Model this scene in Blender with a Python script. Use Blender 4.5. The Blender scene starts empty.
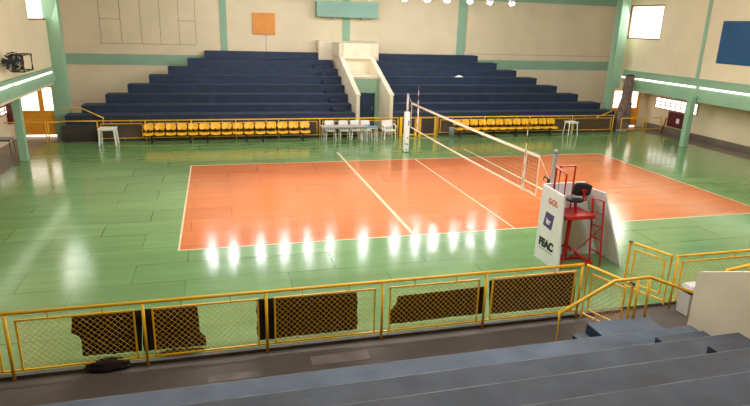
import bpy, bmesh, math, random
from mathutils import Vector, Matrix, noise
random.seed(7)
PI = math.pi
C = bpy.context.scene.collection
SC = bpy.context.scene

# ------------------------------------------------------------------ camera (surveyed from the court lines)
FPX, CX, CY, CZ = 588.062, -7.95895, -18.59623, 5.41071
YAW, PITCH, ROLL = 0.27351, 0.29992, 0.03176
PX, PY = 375 + 4.578, 203 + 2.882
def axes():
    F = Vector((math.sin(YAW)*math.cos(PITCH), math.cos(YAW)*math.cos(PITCH), -math.sin(PITCH)))
    r = Vector((math.cos(YAW), -math.sin(YAW), 0)); u = r.cross(F)
    c, s = math.cos(ROLL), math.sin(ROLL)
    return c*r + s*u, -s*r + c*u, F
RX, UX, FX = axes()
def at(px, py, ax, v):
    """point of the hall seen at a photo pixel, on the plane x|y|z = v"""
    d = FX + RX*((px-PX)/FPX) - UX*((py-PY)/FPX)
    i = 'xyz'.index(ax); o = Vector((CX, CY, CZ))
    return o + d*((v-o[i])/d[i])
cam = bpy.data.cameras.new('camera'); co = bpy.data.objects.new('camera', cam); C.objects.link(co)
M = Matrix((RX, UX, -FX)).transposed().to_4x4(); M.translation = (CX, CY, CZ); co.matrix_world = M
cam.sensor_fit = 'HORIZONTAL'; cam.sensor_width = 36; cam.lens = FPX/750*36
cam.shift_x = -(PX-375)/750; cam.shift_y = (PY-203)/750
cam.clip_end = 200; SC.camera = co

# ------------------------------------------------------------------ materials
def lin(c):
    return tuple((x/12.92 if x <= .04045 else ((x+.055)/1.055)**2.4) for x in [v/255 for v in c]) + (1,)
MATS = {}
def mat(name, rgb, rough=.55, var=.06, scale=3.0, metal=0, spec=.5, bump=0, coat=0, stain=None):
    m = bpy.data.materials.new(name); m.use_nodes = True
    nt = m.node_tree; b = nt.nodes['Principled BSDF']
    b.inputs['Roughness'].default_value = rough; b.inputs['Metallic'].default_value = metal
    b.inputs['Specular IOR Level'].default_value = spec
    b.inputs['Coat Weight'].default_value = coat
    tc = nt.nodes.new('ShaderNodeTexCoord')
    n = nt.nodes.new('ShaderNodeTexNoise'); n.inputs['Scale'].default_value = scale; n.inputs['Detail'].default_value = 6
    nt.links.new(tc.outputs['Object'], n.inputs['Vector'])
    r = nt.nodes.new('ShaderNodeValToRGB'); c = lin(rgb)
    r.color_ramp.elements[0].position = .3; r.color_ramp.elements[1].position = .7
    r.color_ramp.elements[0].color = tuple(x*(1-var*2) for x in c[:3]) + (1,)
    r.color_ramp.elements[1].color = tuple(min(1, x*(1+var)) for x in c[:3]) + (1,)
    nt.links.new(n.outputs['Fac'], r.inputs['Fac'])
    out = r.outputs['Color']
    if stain:
        rgb2, sc2, lo, hi, amt = stain
        n2 = nt.nodes.new('ShaderNodeTexNoise'); n2.inputs['Scale'].default_value = sc2; n2.inputs['Detail'].default_value = 8
        n2.inputs['Roughness'].default_value = .65
        nt.links.new(tc.outputs['Object'], n2.inputs['Vector'])
        mr = nt.nodes.new('ShaderNodeMapRange'); mr.inputs['From Min'].default_value = lo; mr.inputs['From Max'].default_value = hi
        mr.inputs['To Max'].default_value = amt
        nt.links.new(n2.outputs['Fac'], mr.inputs['Value'])
        mx = nt.nodes.new('ShaderNodeMix'); mx.data_type = 'RGBA'
        nt.links.new(mr.outputs['Result'], mx.inputs['Factor']); nt.links.new(out, mx.inputs['A']); mx.inputs['B'].default_value = lin(rgb2)
        out = mx.outputs['Result']
    nt.links.new(out, b.inputs['Base Color'])
    if bump:
        bp = nt.nodes.new('ShaderNodeBump'); bp.inputs['Strength'].default_value = bump; bp.inputs['Distance'].default_value = .02
        n3 = nt.nodes.new('ShaderNodeTexNoise'); n3.inputs['Scale'].default_value = scale*14; n3.inputs['Detail'].default_value = 4
        nt.links.new(tc.outputs['Object'], n3.inputs['Vector']); nt.links.new(n3.outputs['Fac'], bp.inputs['Height'])
        nt.links.new(bp.outputs['Normal'], b.inputs['Normal'])
    MATS[name] = m
    return m
def emit(name, rgb, strength):
    m = bpy.data.materials.new(name); m.use_nodes = True
    b = m.node_tree.nodes['Principled BSDF']; b.inputs['Base Color'].default_value = lin(rgb)
    b.inputs['Emission Color'].default_value = lin(rgb); b.inputs['Emission Strength'].default_value = strength
    b.inputs['Roughness'].default_value = .4
    MATS[name] = m; return m

def court_mat(name, rgb, seam_amt=.75):
    """varnished sheet flooring: staggered sheets, dark seams, scuffs"""
    m = bpy.data.materials.new(name); m.use_nodes = True
    nt = m.node_tree; b = nt.nodes['Principled BSDF']; L = nt.links.new
    tc = nt.nodes.new('ShaderNodeTexCoord')
    br = nt.nodes.new('ShaderNodeTexBrick'); c = lin(rgb)
    br.inputs['Scale'].default_value = 1; br.inputs['Brick Width'].default_value = 2.2; br.inputs['Row Height'].default_value = 1.05
    br.inputs['Mortar Size'].default_value = .012; br.inputs['Mortar Smooth'].default_value = .3; br.inputs['Bias'].default_value = 0
    br.inputs['Color1'].default_value = tuple(x*.93 for x in c[:3]) + (1,)
    br.inputs['Color2'].default_value = tuple(min(1, x*1.06) for x in c[:3]) + (1,)
    br.inputs['Mortar'].default_value = tuple(x*.8 for x in c[:3]) + (1,)
    L(tc.outputs['Object'], br.inputs['Vector'])
    # the seams are only open in places
    n = nt.nodes.new('ShaderNodeTexNoise'); n.inputs['Scale'].default_value = .45; n.inputs['Detail'].default_value = 2
    L(tc.outputs['Object'], n.inputs['Vector'])
    mr = nt.nodes.new('ShaderNodeMapRange'); mr.inputs['From Min'].default_value = .46; mr.inputs['From Max'].default_value = .62
    L(n.outputs['Fac'], mr.inputs['Value'])
    mu = nt.nodes.new('ShaderNodeMath'); mu.operation = 'MULTIPLY'; L(mr.outputs['Result'], mu.inputs[0]); L(br.outputs['Fac'], mu.inputs[1])
    mu2 = nt.nodes.new('ShaderNodeMath'); mu2.operation = 'MULTIPLY'; L(mu.outputs[0], mu2.inputs[0]); mu2.inputs[1].default_value = seam_amt
    mx = nt.nodes.new('ShaderNodeMix'); mx.data_type = 'RGBA'; L(mu2.outputs[0], mx.inputs['Factor']); L(br.outputs['Color'], mx.inputs['A'])
    mx.inputs['B'].default_value = lin((45, 42, 30))
    # long scuffs
    mp = nt.nodes.new('ShaderNodeMapping'); mp.inputs['Scale'].default_value = (.35, 2.2, 1); L(tc.outputs['Object'], mp.inputs['Vector'])
    n2 = nt.nodes.new('ShaderNodeTexNoise'); n2.inputs['Scale'].default_value = 1.3; n2.inputs['Detail'].default_value = 7; n2.inputs['Roughness'].default_value = .6
    L(mp.outputs['Vector'], n2.inputs['Vector'])
    mr2 = nt.nodes.new('ShaderNodeMapRange'); mr2.inputs['From Min'].default_value = .35; mr2.inputs['From Max'].default_value = .7
    mr2.inputs['To Min'].default_value = .9; mr2.inputs['To Max'].default_value = 1.1; L(n2.outputs['Fac'], mr2.inputs['Value'])
    sc = nt.nodes.new('ShaderNodeVectorMath'); sc.operation = 'SCALE'; L(mx.outputs['Result'], sc.inputs[0]); L(mr2.outputs['Result'], sc.inputs['Scale'])
    L(sc.outputs['Vector'], b.inputs['Base Color'])
    mr3 = nt.nodes.new('ShaderNodeMapRange'); mr3.inputs['From Min'].default_value = .3; mr3.inputs['From Max'].default_value = .7
    mr3.inputs['To Min'].default_value = .1; mr3.inputs['To Max'].default_value = .2; L(n2.outputs['Fac'], mr3.inputs['Value'])
    L(mr3.outputs['Result'], b.inputs['Roughness'])
    b.inputs['Specular IOR Level'].default_value = .5
    b.inputs['Coat Weight'].default_value = .2; b.inputs['Coat Roughness'].default_value = .16
    # boards lie slightly uneven along their length
    bp = nt.nodes.new('ShaderNodeBump'); bp.inputs['Strength'].default_value = .08; bp.inputs['Distance'].default_value = .008
    L(n2.outputs['Fac'], bp.inputs['Height']); L(bp.outputs['Normal'], b.inputs['Normal'])
    MATS[name] = m; return m

court_mat('green_floor', (112, 150, 94)); court_mat('orange_floor', (206, 113, 60), .5)
mat('line_paint', (216, 196, 160), .3, .05)
mat('concrete', (86, 76, 68), .75, .12, 1.2, stain=((118, 108, 98), .5, .58, .75, .4), bump=.1)
mat('side_concrete', (120, 110, 98), .35, .12, 1.2)
mat('kerb', (96, 90, 86), .8, .15, 3)
mat('cream', (232, 216, 182), .7, .035, .7)
mat('cream_parapet', (228, 216, 190), .7, .05, 1.4)
mat('mint', (146, 184, 154), .55, .05, 1)
mat('mint_beam', (146, 182, 152), .55, .05, 1)
mat('hall_roof', (196, 194, 186), .8, .1, .5)
mat('navy', (29, 49, 78), .6, .14, 2.2, stain=((84, 96, 112), .9, .58, .8, .3))
mat('far_tread', (38, 50, 70), .7, .14, 2.0, stain=((96, 96, 96), .8, .55, .8, .35))
mat('tread', (72, 77, 86), .8, .16, 1.6, stain=((74, 62, 52), 1.0, .52, .8, .75), bump=.25)
mat('nosing', (108, 112, 116), .8, .25, 3.0)
mat('tread_blue', (84, 95, 110), .75, .14, 1.8, stain=((84, 76, 70), 1.0, .52, .8, .6), bump=.2)
mat('navy_dark', (24, 34, 62), .6, .1, 2)
mat('dark_wall', (62, 56, 52), .7, .15, 1.5)
mat('yellow_paint', (252, 190, 30), .35, .05, 4)
mat('orange_door', (250, 168, 40), .45, .1, 1.5)
mat('yellow_plastic', (250, 186, 14), .35, .04, 4)
mat('black_metal', (18, 17, 17), .5, .1)
mat('white_plastic', (236, 234, 228), .4, .02)
mat('grey_plastic', (150, 152, 156), .45, .05)
mat('table_grey', (186, 176, 174), .5, .04)
mat('blue_plastic', (110, 146, 190), .4, .04)
mat('dark_cloth', (30, 17, 12), .85, .3, 3, bump=.3)
mat('red_paint', (190, 22, 22), .35, .06, 4)
mat('banner_white', (228, 228, 226), .6, .03, 1.5, bump=.05)
mat('pad_white', (235, 232, 228), .55, .04, 3)
mat('steel', (186, 180, 180), .4, .05, 4, metal=.1)
mat('rope', (232, 214, 190), .6, .03)
mat('net_cord', (40, 40, 36), .8, .05)
mat('tape_white', (246, 226, 206), .6, .03)
mat('antenna_red', (150, 60, 56), .5, .02)
mat('antenna_white', (238, 236, 232), .5, .02)
mat('banner_blue', (28, 78, 122), .6, .08, 1.2)
mat('panel_orange', (232, 150, 62), .6, .08, 1.3)
mat('cabinet_red', (88, 22, 20), .5, .12, 2)
mat('scoreboard_green', (132, 172, 156), .5, .05, 1)
mat('wood_brown', (150, 84, 40), .6, .15, 3)
mat('wood_rose', (190, 140, 122), .6, .1, 3)
mat('bundle_brown', (124, 102, 92), .85, .3, 4, bump=.4)
mat('text_red', (214, 72, 36), .5, .02)
mat('text_purple', (70, 66, 122), .5, .03)
mat('text_white', (235, 235, 235), .5, .01)
mat('text_black', (16, 16, 18), .5, .01)
mat('text_grey', (120, 118, 118), .5, .01)
mat('pencil', (188, 168, 134), .8, .1, 4)
mat('bin_white', (212, 212, 208), .45, .03)
mat('paper', (232, 230, 226), .7, .02)
emit('daylight_pane', (255, 250, 240), 1.7)
emit('daylight_pane_warm', (255, 238, 222), 1.6)
emit('tube_glow', (255, 252, 235), 3.2)
emit('lamp_glow', (250, 250, 252), 165)
emit('fill_lamp_glow', (252, 250, 248), 520)  # stronger glow of the added fill lamps

# ------------------------------------------------------------------ mesh builder
class MB:
    def __init__(s): s.v = []; s.f = []; s.m = []; s.k = 0
    def add(s, vs, fs):
        o = len(s.v); s.v += [tuple(v) for v in vs]; s.f += [tuple(i+o for i in f) for f in fs]; s.m += [s.k]*len(fs); return s
    def box(s, x0, x1, y0, y1, z0, z1):
        x0, x1 = sorted((x0, x1)); y0, y1 = sorted((y0, y1)); z0, z1 = sorted((z0, z1))
        return s.add([(x0,y0,z0),(x1,y0,z0),(x1,y1,z0),(x0,y1,z0),(x0,y0,z1),(x1,y0,z1),(x1,y1,z1),(x0,y1,z1)],
                     [(3,2,1,0),(4,5,6,7),(0,1,5,4),(1,2,6,5),(2,3,7,6),(3,0,4,7)])
    def prism(s, pts, d):
        """closed polygon extruded by vector d"""
        n = len(pts); d = Vector(d); a = [Vector(p) for p in pts]; b = [p+d for p in a]
        return s.add(a+b, [tuple(range(n))[::-1], tuple(range(n, 2*n))] + [(i, (i+1) % n, n+(i+1) % n, n+i) for i in range(n)])
    def tube(s, pts, r, n=8, r2=None):
        pts = [Vector(p) for p in pts]; rings = []
        for i, p in enumerate(pts):
            if i == 0: t = pts[1]-p
            elif i == len(pts)-1: t = p-pts[i-1]
            else: t = (pts[i+1]-p).normalized() + (p-pts[i-1]).normalized()
            t.normalize()
            a = Vector((0, 0, 1)) if abs(t.z) < .9 else Vector((1, 0, 0))
            u = t.cross(a).normalized(); w = t.cross(u)
            k = 1.0
            if 0 < i < len(pts)-1:
                cc = t.dot((pts[i+1]-p).normalized()); k = 1/max(.5, cc)
            rr = r if r2 is None else r + (r2-r)*i/(len(pts)-1)
            rings.append([p + (u*math.cos(2*PI*j/n) + w*math.sin(2*PI*j/n))*rr*k for j in range(n)])
        vs = [v for ring in rings for v in ring]; fs = []
        for i in range(len(rings)-1):
            for j in range(n): fs.append((i*n+j, i*n+(j+1) % n, (i+1)*n+(j+1) % n, (i+1)*n+j))
        fs.append(tuple(range(n))[::-1]); fs.append(tuple((len(rings)-1)*n+j for j in range(n)))
        return s.add(vs, fs)
    def lathe(s, prof, cx=0, cy=0, n=16):
        vs = []; fs = []
        for r, z in prof:
            vs += [(cx+r*math.cos(2*PI*j/n), cy+r*math.sin(2*PI*j/n), z) for j in range(n)]
        for i in range(len(prof)-1):
            for j in range(n): fs.append((i*n+j, i*n+(j+1) % n, (i+1)*n+(j+1) % n, (i+1)*n+j))
        fs.append(tuple(range(n))[::-1]); fs.append(tuple((len(prof)-1)*n+j for j in range(n)))
        return s.add(vs, fs)
    def grid(s, fn, nu, nv):
        vs = [fn(i/nu, j/nv) for j in range(nv+1) for i in range(nu+1)]
        return s.add(vs, [(j*(nu+1)+i, j*(nu+1)+i+1, (j+1)*(nu+1)+i+1, (j+1)*(nu+1)+i) for j in range(nv) for i in range(nu)])
    def build(s, name, mats, parent=None, smooth=False, bevel=0, solid=0):
        me = bpy.data.meshes.new(name); o = bpy.data.objects.new(name, me)
        base = Vector((0, 0, 0))
        if parent is not None:
            base = world_loc(parent)
        me.from_pydata([tuple(Vector(v)-base) for v in s.v], [], s.f)
        mats = [mats] if isinstance(mats, str) else mats
        for m in mats: me.materials.append(MATS[m])
        for p, k in zip(me.polygons, s.m): p.material_index = k; p.use_smooth = smooth
        bm = bmesh.new(); bm.from_mesh(me); bmesh.ops.recalc_face_normals(bm, faces=bm.faces)
        if bevel: bmesh.ops.bevel(bm, geom=list(bm.edges), offset=bevel, segments=2, affect='EDGES', profile=.6)
        bm.to_mesh(me); bm.free()
        C.objects.link(o)
        if parent is not None: o.parent = parent
        if solid:
            md = o.modifiers.new('thickness', 'SOLIDIFY'); md.thickness = solid; md.offset = 0
        return o
LOC = {}
def world_loc(o):
    v = Vector((0, 0, 0))
    while o is not None: v = v + Vector(o.location); o = o.parent
    return v
def tag(o, label, cat, group=None):
    o['label'] = label; o['category'] = cat
    if group: o['group'] = group
    return o
def thing(name, loc, label, cat, group=None):
    o = bpy.data.objects.new(name, None); o.empty_display_size = .2; C.objects.link(o); o.location = loc
    return tag(o, label, cat, group)
def struct(o):
    o['kind'] = 'structure'; return o
def copy_tree(o, parent=None, loc=None, label=None, rz=None):
    c = o.copy(); C.objects.link(c); c.parent = parent
    if loc is not None: c.location = loc
    if rz is not None: c.rotation_euler.z = rz
    if label: c['label'] = label
    for ch in list(o.children): copy_tree(ch, c)
    return c
B = lambda *a: MB().box(*a)

# ================================================================== SETTING
YW = 17.4                       # far wall
XF = 15.3                       # edge of the sprung floor
# sub-floor of the whole hall
struct(B(-16.9, 19.8, -21, 17.6, -.3, -.06).build('floor', 'concrete'))
# sprung court floor with painted court
mb = MB()
xs = sorted({-XF, -9.06, -9.01, -3.05, -2.95, -.025, .025, 2.95, 3.05, 8.95, 9, XF})
ys = sorted({-9.38, -6.25, -4.5, -4.45, 4.45, 4.5, 6.25, 9.62})
for i in range(len(xs)-1):
    for j in range(len(ys)-1):
        cx, cy = (xs[i]+xs[i+1])/2, (ys[j]+ys[j+1])/2
        ax, ay = abs(cx), abs(cy)
        if -9.06 < cx < 9 and ay < 4.5:
            k = 1
            if cx > 8.95 or cx < -9.01 or ay > 4.45 or ax < .025 or 2.95 < ax < 3.05: k = 2
        else:
            k = 0
            if 2.95 < ax < 3.05 and 4.5 < cy < 6.25: k = 2
        mb.k = k
        mb.add([(xs[i],ys[j],0),(xs[i+1],ys[j],0),(xs[i+1],ys[j+1],0),(xs[i],ys[j+1],0)], [(0,1,2,3)])
mb.k = 3
for a, b in (((-XF,-9.38),(XF,-9.38)), ((XF,-9.38),(XF,9.62)), ((XF,9.62),(-XF,9.62)), ((-XF,9.62),(-XF,-9.38))):
    mb.add([(a[0],a[1],-.06),(b[0],b[1],-.06),(b[0],b[1],0),(a[0],a[1],0)], [(0,1,2,3)])
struct(mb.build('floor', ['green_floor', 'orange_floor', 'line_paint', 'kerb']))
# aisle slabs left / right of the court and between court and doors
struct(B(-16.75, -XF-.005, -9.38, 11.1, -.06, -.004).build('floor', 'side_concrete'))
struct(B(XF+.005, 16.7, -9.38, 11.1, -.06, -.004).build('floor', 'side_concrete'))
struct(B(-XF, XF, 9.63, 11.1, -.06, -.004).build('floor', 'side_concrete'))
# dark kerb strip under the near rail
struct(B(-16.75, -.2, -9.47, -9.385, -.06, .0).build('trim_1', 'kerb'))

mat('pale_patch', (112, 101, 92), .8, .2, 2.5)  # slightly paler tone for two patches on the aisle floor
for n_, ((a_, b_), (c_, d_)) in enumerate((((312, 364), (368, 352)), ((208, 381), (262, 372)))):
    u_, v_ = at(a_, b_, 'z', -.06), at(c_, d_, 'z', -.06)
    struct(B(u_.x, v_.x, min(u_.y, v_.y)-.06, max(u_.y, v_.y)+.06, -.062, -.056).build('trim_%d' % (20+n_), 'pale_patch'))
# far wall, side walls, roof
struct(B(-16.9, 19.8, YW, YW+.2, -.06, 8.2).build('wall_back', 'cream'))
struct(B(-17, 19.8, -21.2, -21, -.06, 8.2).build('wall_front', 'cream'))
struct(B(-17, 19.8, -21.2, 17.6, 8.2, 8.4).build('ceiling', 'hall_roof'))
# lower side walls
XL, XR = -16.75, 16.7
zl = .0
struct(B(XL-.15, XL, -21, 11.2, -.06, 2.6).build('wall_left', 'cream'))
struct(B(XL-.15, XL, 11.2, YW, -.06, 8.2).build('wall_left', 'cream'))
struct(B(19.6, 19.8, 11.2, YW, -.06, 8.2).build('wall_right', 'cream'))
struct(B(XR, XR+.15, -21, 11.2, -.06, 2.6).build('wall_right', 'cream'))
struct(B(XR-.03, XR, -9.4, 11.1, -.004, .3).build('baseboard_right', 'side_concrete'))
# upper side walls with a window opening each
XU = 14.95
wl = [at(27,0,'x',-XU), at(45,0,'x',-XU), at(27,20,'x',-XU), at(45,20,'x',-XU)]
WLy0, WLy1, WLz0 = (wl[0].y+wl[2].y)/2, (wl[1].y+wl[3].y)/2, (wl[2].z+wl[3].z)/2
wr = [at(664,5,'x',XU), at(630,5,'x',XU), at(661,40,'x',XU), at(628,39,'x',XU)]
WRy0, WRy1, WRz0, WRz1 = (wr[0].y+wr[2].y)/2, (wr[1].y+wr[3].y)/2, (wr[2].z+wr[3].z)/2, (wr[0].z+wr[1].z)/2
WLz1 = WRz1
def upper_wall(sx, y0, y1, z0, z1, name):
    a, b = sorted((sx*XU, sx*(XU+.15)))
    m = MB().box(a, b, -21, y0, 2.4, 8.2).box(a, b, y1, 12.2, 2.4, 8.2).box(a, b, y0, y1, 2.4, z0).box(a, b, y0, y1, z1, 8.2)
    struct(m.build(name, 'cream'))
upper_wall(-1, WLy0, WLy1, WLz0, WLz1, 'wall_left')
upper_wall(1, WRy0, WRy1, WRz0, WRz1, 'wall_right')
def upper_window(sx, y0, y1, z0, z1, name, n, frame):
    a, b = sorted((sx*(XU+.02), sx*(XU+.10)))
    w = .07
    m = MB().box(a, b, y0, y0+w, z0, z1).box(a, b, y1-w, y1, z0, z1).box(a, b, y0+w, y1-w, z0, z0+w).box(a, b, y0+w, y1-w, z1-w, z1)
    for i in range(1, n):
        yy = y0 + (y1-y0)*i/n; m.box(a+.02, b-.02, yy-.015, yy+.015, z0+w, z1-w)
    o = struct(m.build(name, frame))
    g = sorted((sx*(XU+.11), sx*(XU+.13)))
    B(g[0], g[1], y0, y1, z0, z1).build('pane', 'daylight_pane', o)
upper_window(-1, WLy0, WLy1, WLz0, WLz1, 'window_1', 1, 'wood_brown')
upper_window(1, WRy0, WRy1, WRz0, WRz1, 'window_2', 1, 'wood_brown')
# soffit under the upper walls, reaching out to the lower walls
struct(B(XL, -XU-.15, -21, 11.2, 2.36, 2.6).build('ceiling', 'cream'))
struct(B(XU+.15, XR, -21, 11.2, 2.36, 2.6).build('ceiling', 'cream'))

# green beams along the side walls
def side_beam(sx, zt0, zb0, name):
    a, b = sorted((sx*(XU-.12), sx*(XU+.16)))
    struct(B(a, b, -20.9, 11.3, zb0, zt0).build(name, 'mint_beam'))
    a, b = sorted((sx*(XU-.17), sx*(XU-.12)))
    struct(B(a, b, -20.9, 10.7, zt0-.05, zt0).build(name, 'mint_beam'))
RB = [at(650,72.7,'x',XU-.12), at(750,85.3,'x',XU-.12), at(650,94,'x',XU-.12), at(750,111,'x',XU-.12), at(650,80.7,'x',XU-.12), at(750,95,'x',XU-.12)]
LB = [at(0,86,'x',-XU+.12), at(55,64,'x',-XU+.12), at(0,105,'x',-XU+.12), at(55,81,'x',-XU+.12), at(2,87,'x',-XU+.12), at(50,73,'x',-XU+.12)]
side_beam(1, (RB[0].z+RB[1].z)/2, (RB[2].z+RB[3].z)/2, 'trim_2')
side_beam(-1, (LB[0].z+LB[1].z)/2, (LB[2].z+LB[3].z)/2, 'trim_3')
zRt, zLt = (RB[4].z+RB[5].z)/2, (LB[4].z+LB[5].z)/2
# corner pillars
struct(B(-15.1, -14.45, 11.0, 11.5, -.06, 8.2).build('trim_4', 'mint'))
pr = [at(621,0,'y',11.0), at(610,107,'y',11.0), at(632,0,'y',11.0)]
PRx0, PRx1 = (pr[0].x+pr[1].x)/2, pr[2].x
struct(MB().box(PRx0, PRx1, 11.0, 11.5, 2.32, 8.2).box(PRx0, PRx0+.26, 11.0, 11.5, -.06, 2.32).build('trim_5', 'mint'))
struct(B(PRx0-.06, PRx0, 11.1, 11.2, -.06, 8.2).build('trim_5', 'mint'))
# columns carrying the beams
def column(px, py, pxt, w, label):
    p = at(px, py, 'z', 0)
    q = math.copysign(XU+.02, p.x)
    o = B(p.x-w/2, p.x+w/2, p.y-w/2, p.y+w/2, -.004, 2.5).build('column', 'mint', bevel=.02)
    tag(o, label, 'column', 'green columns beside the court'); o['kind'] = 'structure'
    return p
pc1 = column(25, 160, 0, .27, 'square green column on the left edge of the court')
pc2 = column(683, 146, 0, .29, 'square green column on the right edge of the court')
# pilaster above the right column
a = at(697,79,'x',XU-.02)
struct(B(XU-.05, XU, a.y-.09, a.y+.09, RB[0].z, 8.2).build('trim_6', 'mint'))
# wall paint bands on the far wall (raised plaster)
bl = [at(68,55.4,'y',YW), at(68,66,'y',YW), at(616,64.6,'y',YW), at(616,73,'y',YW), at(130,53,'y',YW), at(478,56,'y',YW), at(520,67,'y',YW), at(130,63,'y',YW)]
zbt = (bl[0].z+bl[2].z+bl[4].z+bl[5].z)/4; zbb = (bl[1].z+bl[3].z+bl[6].z+bl[7].z)/4
struct(B(-16.9, -8.0, YW-.03, YW, zbb, zbt).build('trim_7', 'mint'))
struct(B(7.2, 19.6, YW-.03, YW, zbb, zbt).build('trim_8', 'mint'))
for n, (p0, p1) in enumerate(((219.5, 226.5), (458, 466.5), (342.5, 350))):
    xa, xb = at(p0, 20, 'y', YW).x, at(p1, 20, 'y', YW).x
    struct(B(xa, xb, YW-.04, YW, 3.4, 8.2).build('trim_%d' % (9+n), 'mint'))
# green beam along the top of the far wall
tb = at(540, 3.5, 'y', YW)
struct(B(-16.7, 19.6, YW-.25, YW, 7.0, 7.5).build('trim_12', 'mint'))
# incised panel lines on the wall plaster
def wall_lines(segs, name, w=.035):
    m = MB()
    for (a, b) in segs:
        p, q = at(a[0], a[1], 'y', YW), at(b[0], b[1], 'y', YW)
        if abs(p.x-q.x) > abs(p.z-q.z): m.box(p.x, q.x, YW-.012, YW, (p.z+q.z)/2-w/2, (p.z+q.z)/2+w/2)
        else: m.box((p.x+q.x)/2-w/2, (p.x+q.x)/2+w/2, YW-.012, YW, p.z, q.z)
    struct(m.build(name, 'pencil'))
wall_lines([((98,-6),(100.5,44.5)), ((119,-6),(121,44)), ((139,-6),(141.5,44)), ((158.5,-6),(160.5,44)), ((177.5,-6),(179,44)), ((194.5,-6),(195.5,43.5)),
            ((100.5,44.5),(195.5,43.5)), ((98.5,18.5),(120,19)), ((178,21),(195,21))], 'trim_13')
wall_lines([((466.5,52),(612,58.5)), ((466.8,6),(466.5,52)), ((615,9),(612,58.5))], 'trim_14', .03)

# ------------------------------------------------------------------ doors in the corners
def corner_door(x0, x1, xj, wx0, wx1, zsill, zt, y, name, n, panelname):
    # wall around the door
    m = MB()
    if wx0 < x0: m.box(wx0, x0, y, y+.15, -.06, 8.2 if False else 2.4)
    if x1 < wx1: m.box(x1, wx1, y, y+.15, -.06, 2.4)
    m.box(x0, x1, y, y+.15, zt, 2.6)
    if m.v: struct(m.build(name, 'cream'))
    f = .07
    fr = MB().box(x0, x0+f, y-.03, y+.1, 0, zt).box(x1-f, x1, y-.03, y+.1, 0, zt).box(x0+f, x1-f, y-.03, y+.1, zt-f, zt)
    o = struct(fr.build('door_%d' % n, 'orange_door'))
    leafs = [(x0+f, xj-.01), (xj+.01, x1-f)]
    for a, b in leafs:
        if b-a < .2: continue
        w = .09
        l = MB().box(a, a+w, y, y+.05, .1, zt-f).box(b-w, b, y, y+.05, .1, zt-f).box(a+w, b-w, y, y+.05, zsill-.05, zsill+.05).box(a+w, b-w, y, y+.05, .1, .2)
        k = max(4, int((zsill-.25)/.16))
        for i in range(k):
            z0 = .2 + (zsill-.25)*i/k; z1 = .2+(zsill-.25)*(i+1)/k
            l.box(a+w, b-w, y+.012, y+.04, z0+.006, z1)
        lo = l.build('leaf', 'orange_door', o)
        B(a+w, b-w, y+.02, y+.035, zsill+.05, zt-f).build('pane', 'daylight_pane_warm', lo)
        gr = MB()
        for i in range(1, 4): gr.box(a+w+(b-a-2*w)*i/4-.008, a+w+(b-a-2*w)*i/4+.008, y, y+.018, zsill+.05, zt-f)
        for i in range(1, 4): gr.box(a+w, b-w, y, y+.018, zsill+.05+(zt-f-zsill-.05)*i/4-.008, zsill+.05+(zt-f-zsill-.05)*i/4+.008)
        if n == 2: gr.build('window_bar', 'wood_brown', lo)
    # daylight in the slot under the leaves
    B(x0+f, x1-f, y+.06, y+.09, .0, .1).build('threshold_gap', 'daylight_pane_warm', o)
dl = [at(62,92,'y',11.15), at(62,111.5,'y',11.15), at(42,110,'y',11.15)]
corner_door(-16.62, -14.95, dl[2].x, XL, -14.5, dl[1].z, 2.3, 11.15, 'wall_back', 1, 'a')
dr = [at(640,93,'y',11.15), at(640,108.5,'y',11.15), at(626,100,'y',11.15), at(639,133,'y',11.15)]
corner_door(PRx0+.27, dr[0].x+.06, dr[2].x, PRx0+.27, XR, dr[1].z, 2.2, 11.15, 'wall_back', 2, 'b')
# low windows in the side walls
def low_window(sx, y0, y1, z0, z1, name, nx, nz, fm):
    X = XR if sx > 0 else XL
    a, b = sorted((X-sx*.015, X-sx*.005)); p = B(a, b, y0, y1, z0, z1)
    a2, b2 = sorted((X-sx*.05, X-sx*.0)); m = MB(); w = .045
    m.box(a2, b2, y0-w, y0, z0-w, z1+w).box(a2, b2, y1, y1+w, z0-w, z1+w).box(a2, b2, y0, y1, z0-w, z0).box(a2, b2, y0, y1, z1, z1+w)
    for i in range(1, nx): yy = y0+(y1-y0)*i/nx; m.box(a2, b2, yy-.016, yy+.016, z0, z1)
    for i in range(1, nz): zz = z0+(z1-z0)*i/nz; m.box(a2, b2, y0, y1, zz-.02, zz+.02)
    o = struct(m.build(name, fm)); p.build('pane', 'daylight_pane', o)
q = [at(657,97,'x',XR), at(698,104.5,'x',XR), at(656,106.5,'x',XR), at(697,115.5,'x',XR)]
low_window(1, (q[1].y+q[3].y)/2, (q[0].y+q[2].y)/2, (q[2].z+q[3].z)/2, (q[0].z+q[1].z)/2, 'window_3', 8, 3, 'wood_rose')
q = [at(-12,112,'x',XL), at(8,105,'x',XL), at(8,112,'x',XL)]
low_window(-1, q[0].y, q[1].y, q[2].z, q[1].z, 'window_4', 4, 2, 'wood_brown')

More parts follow.
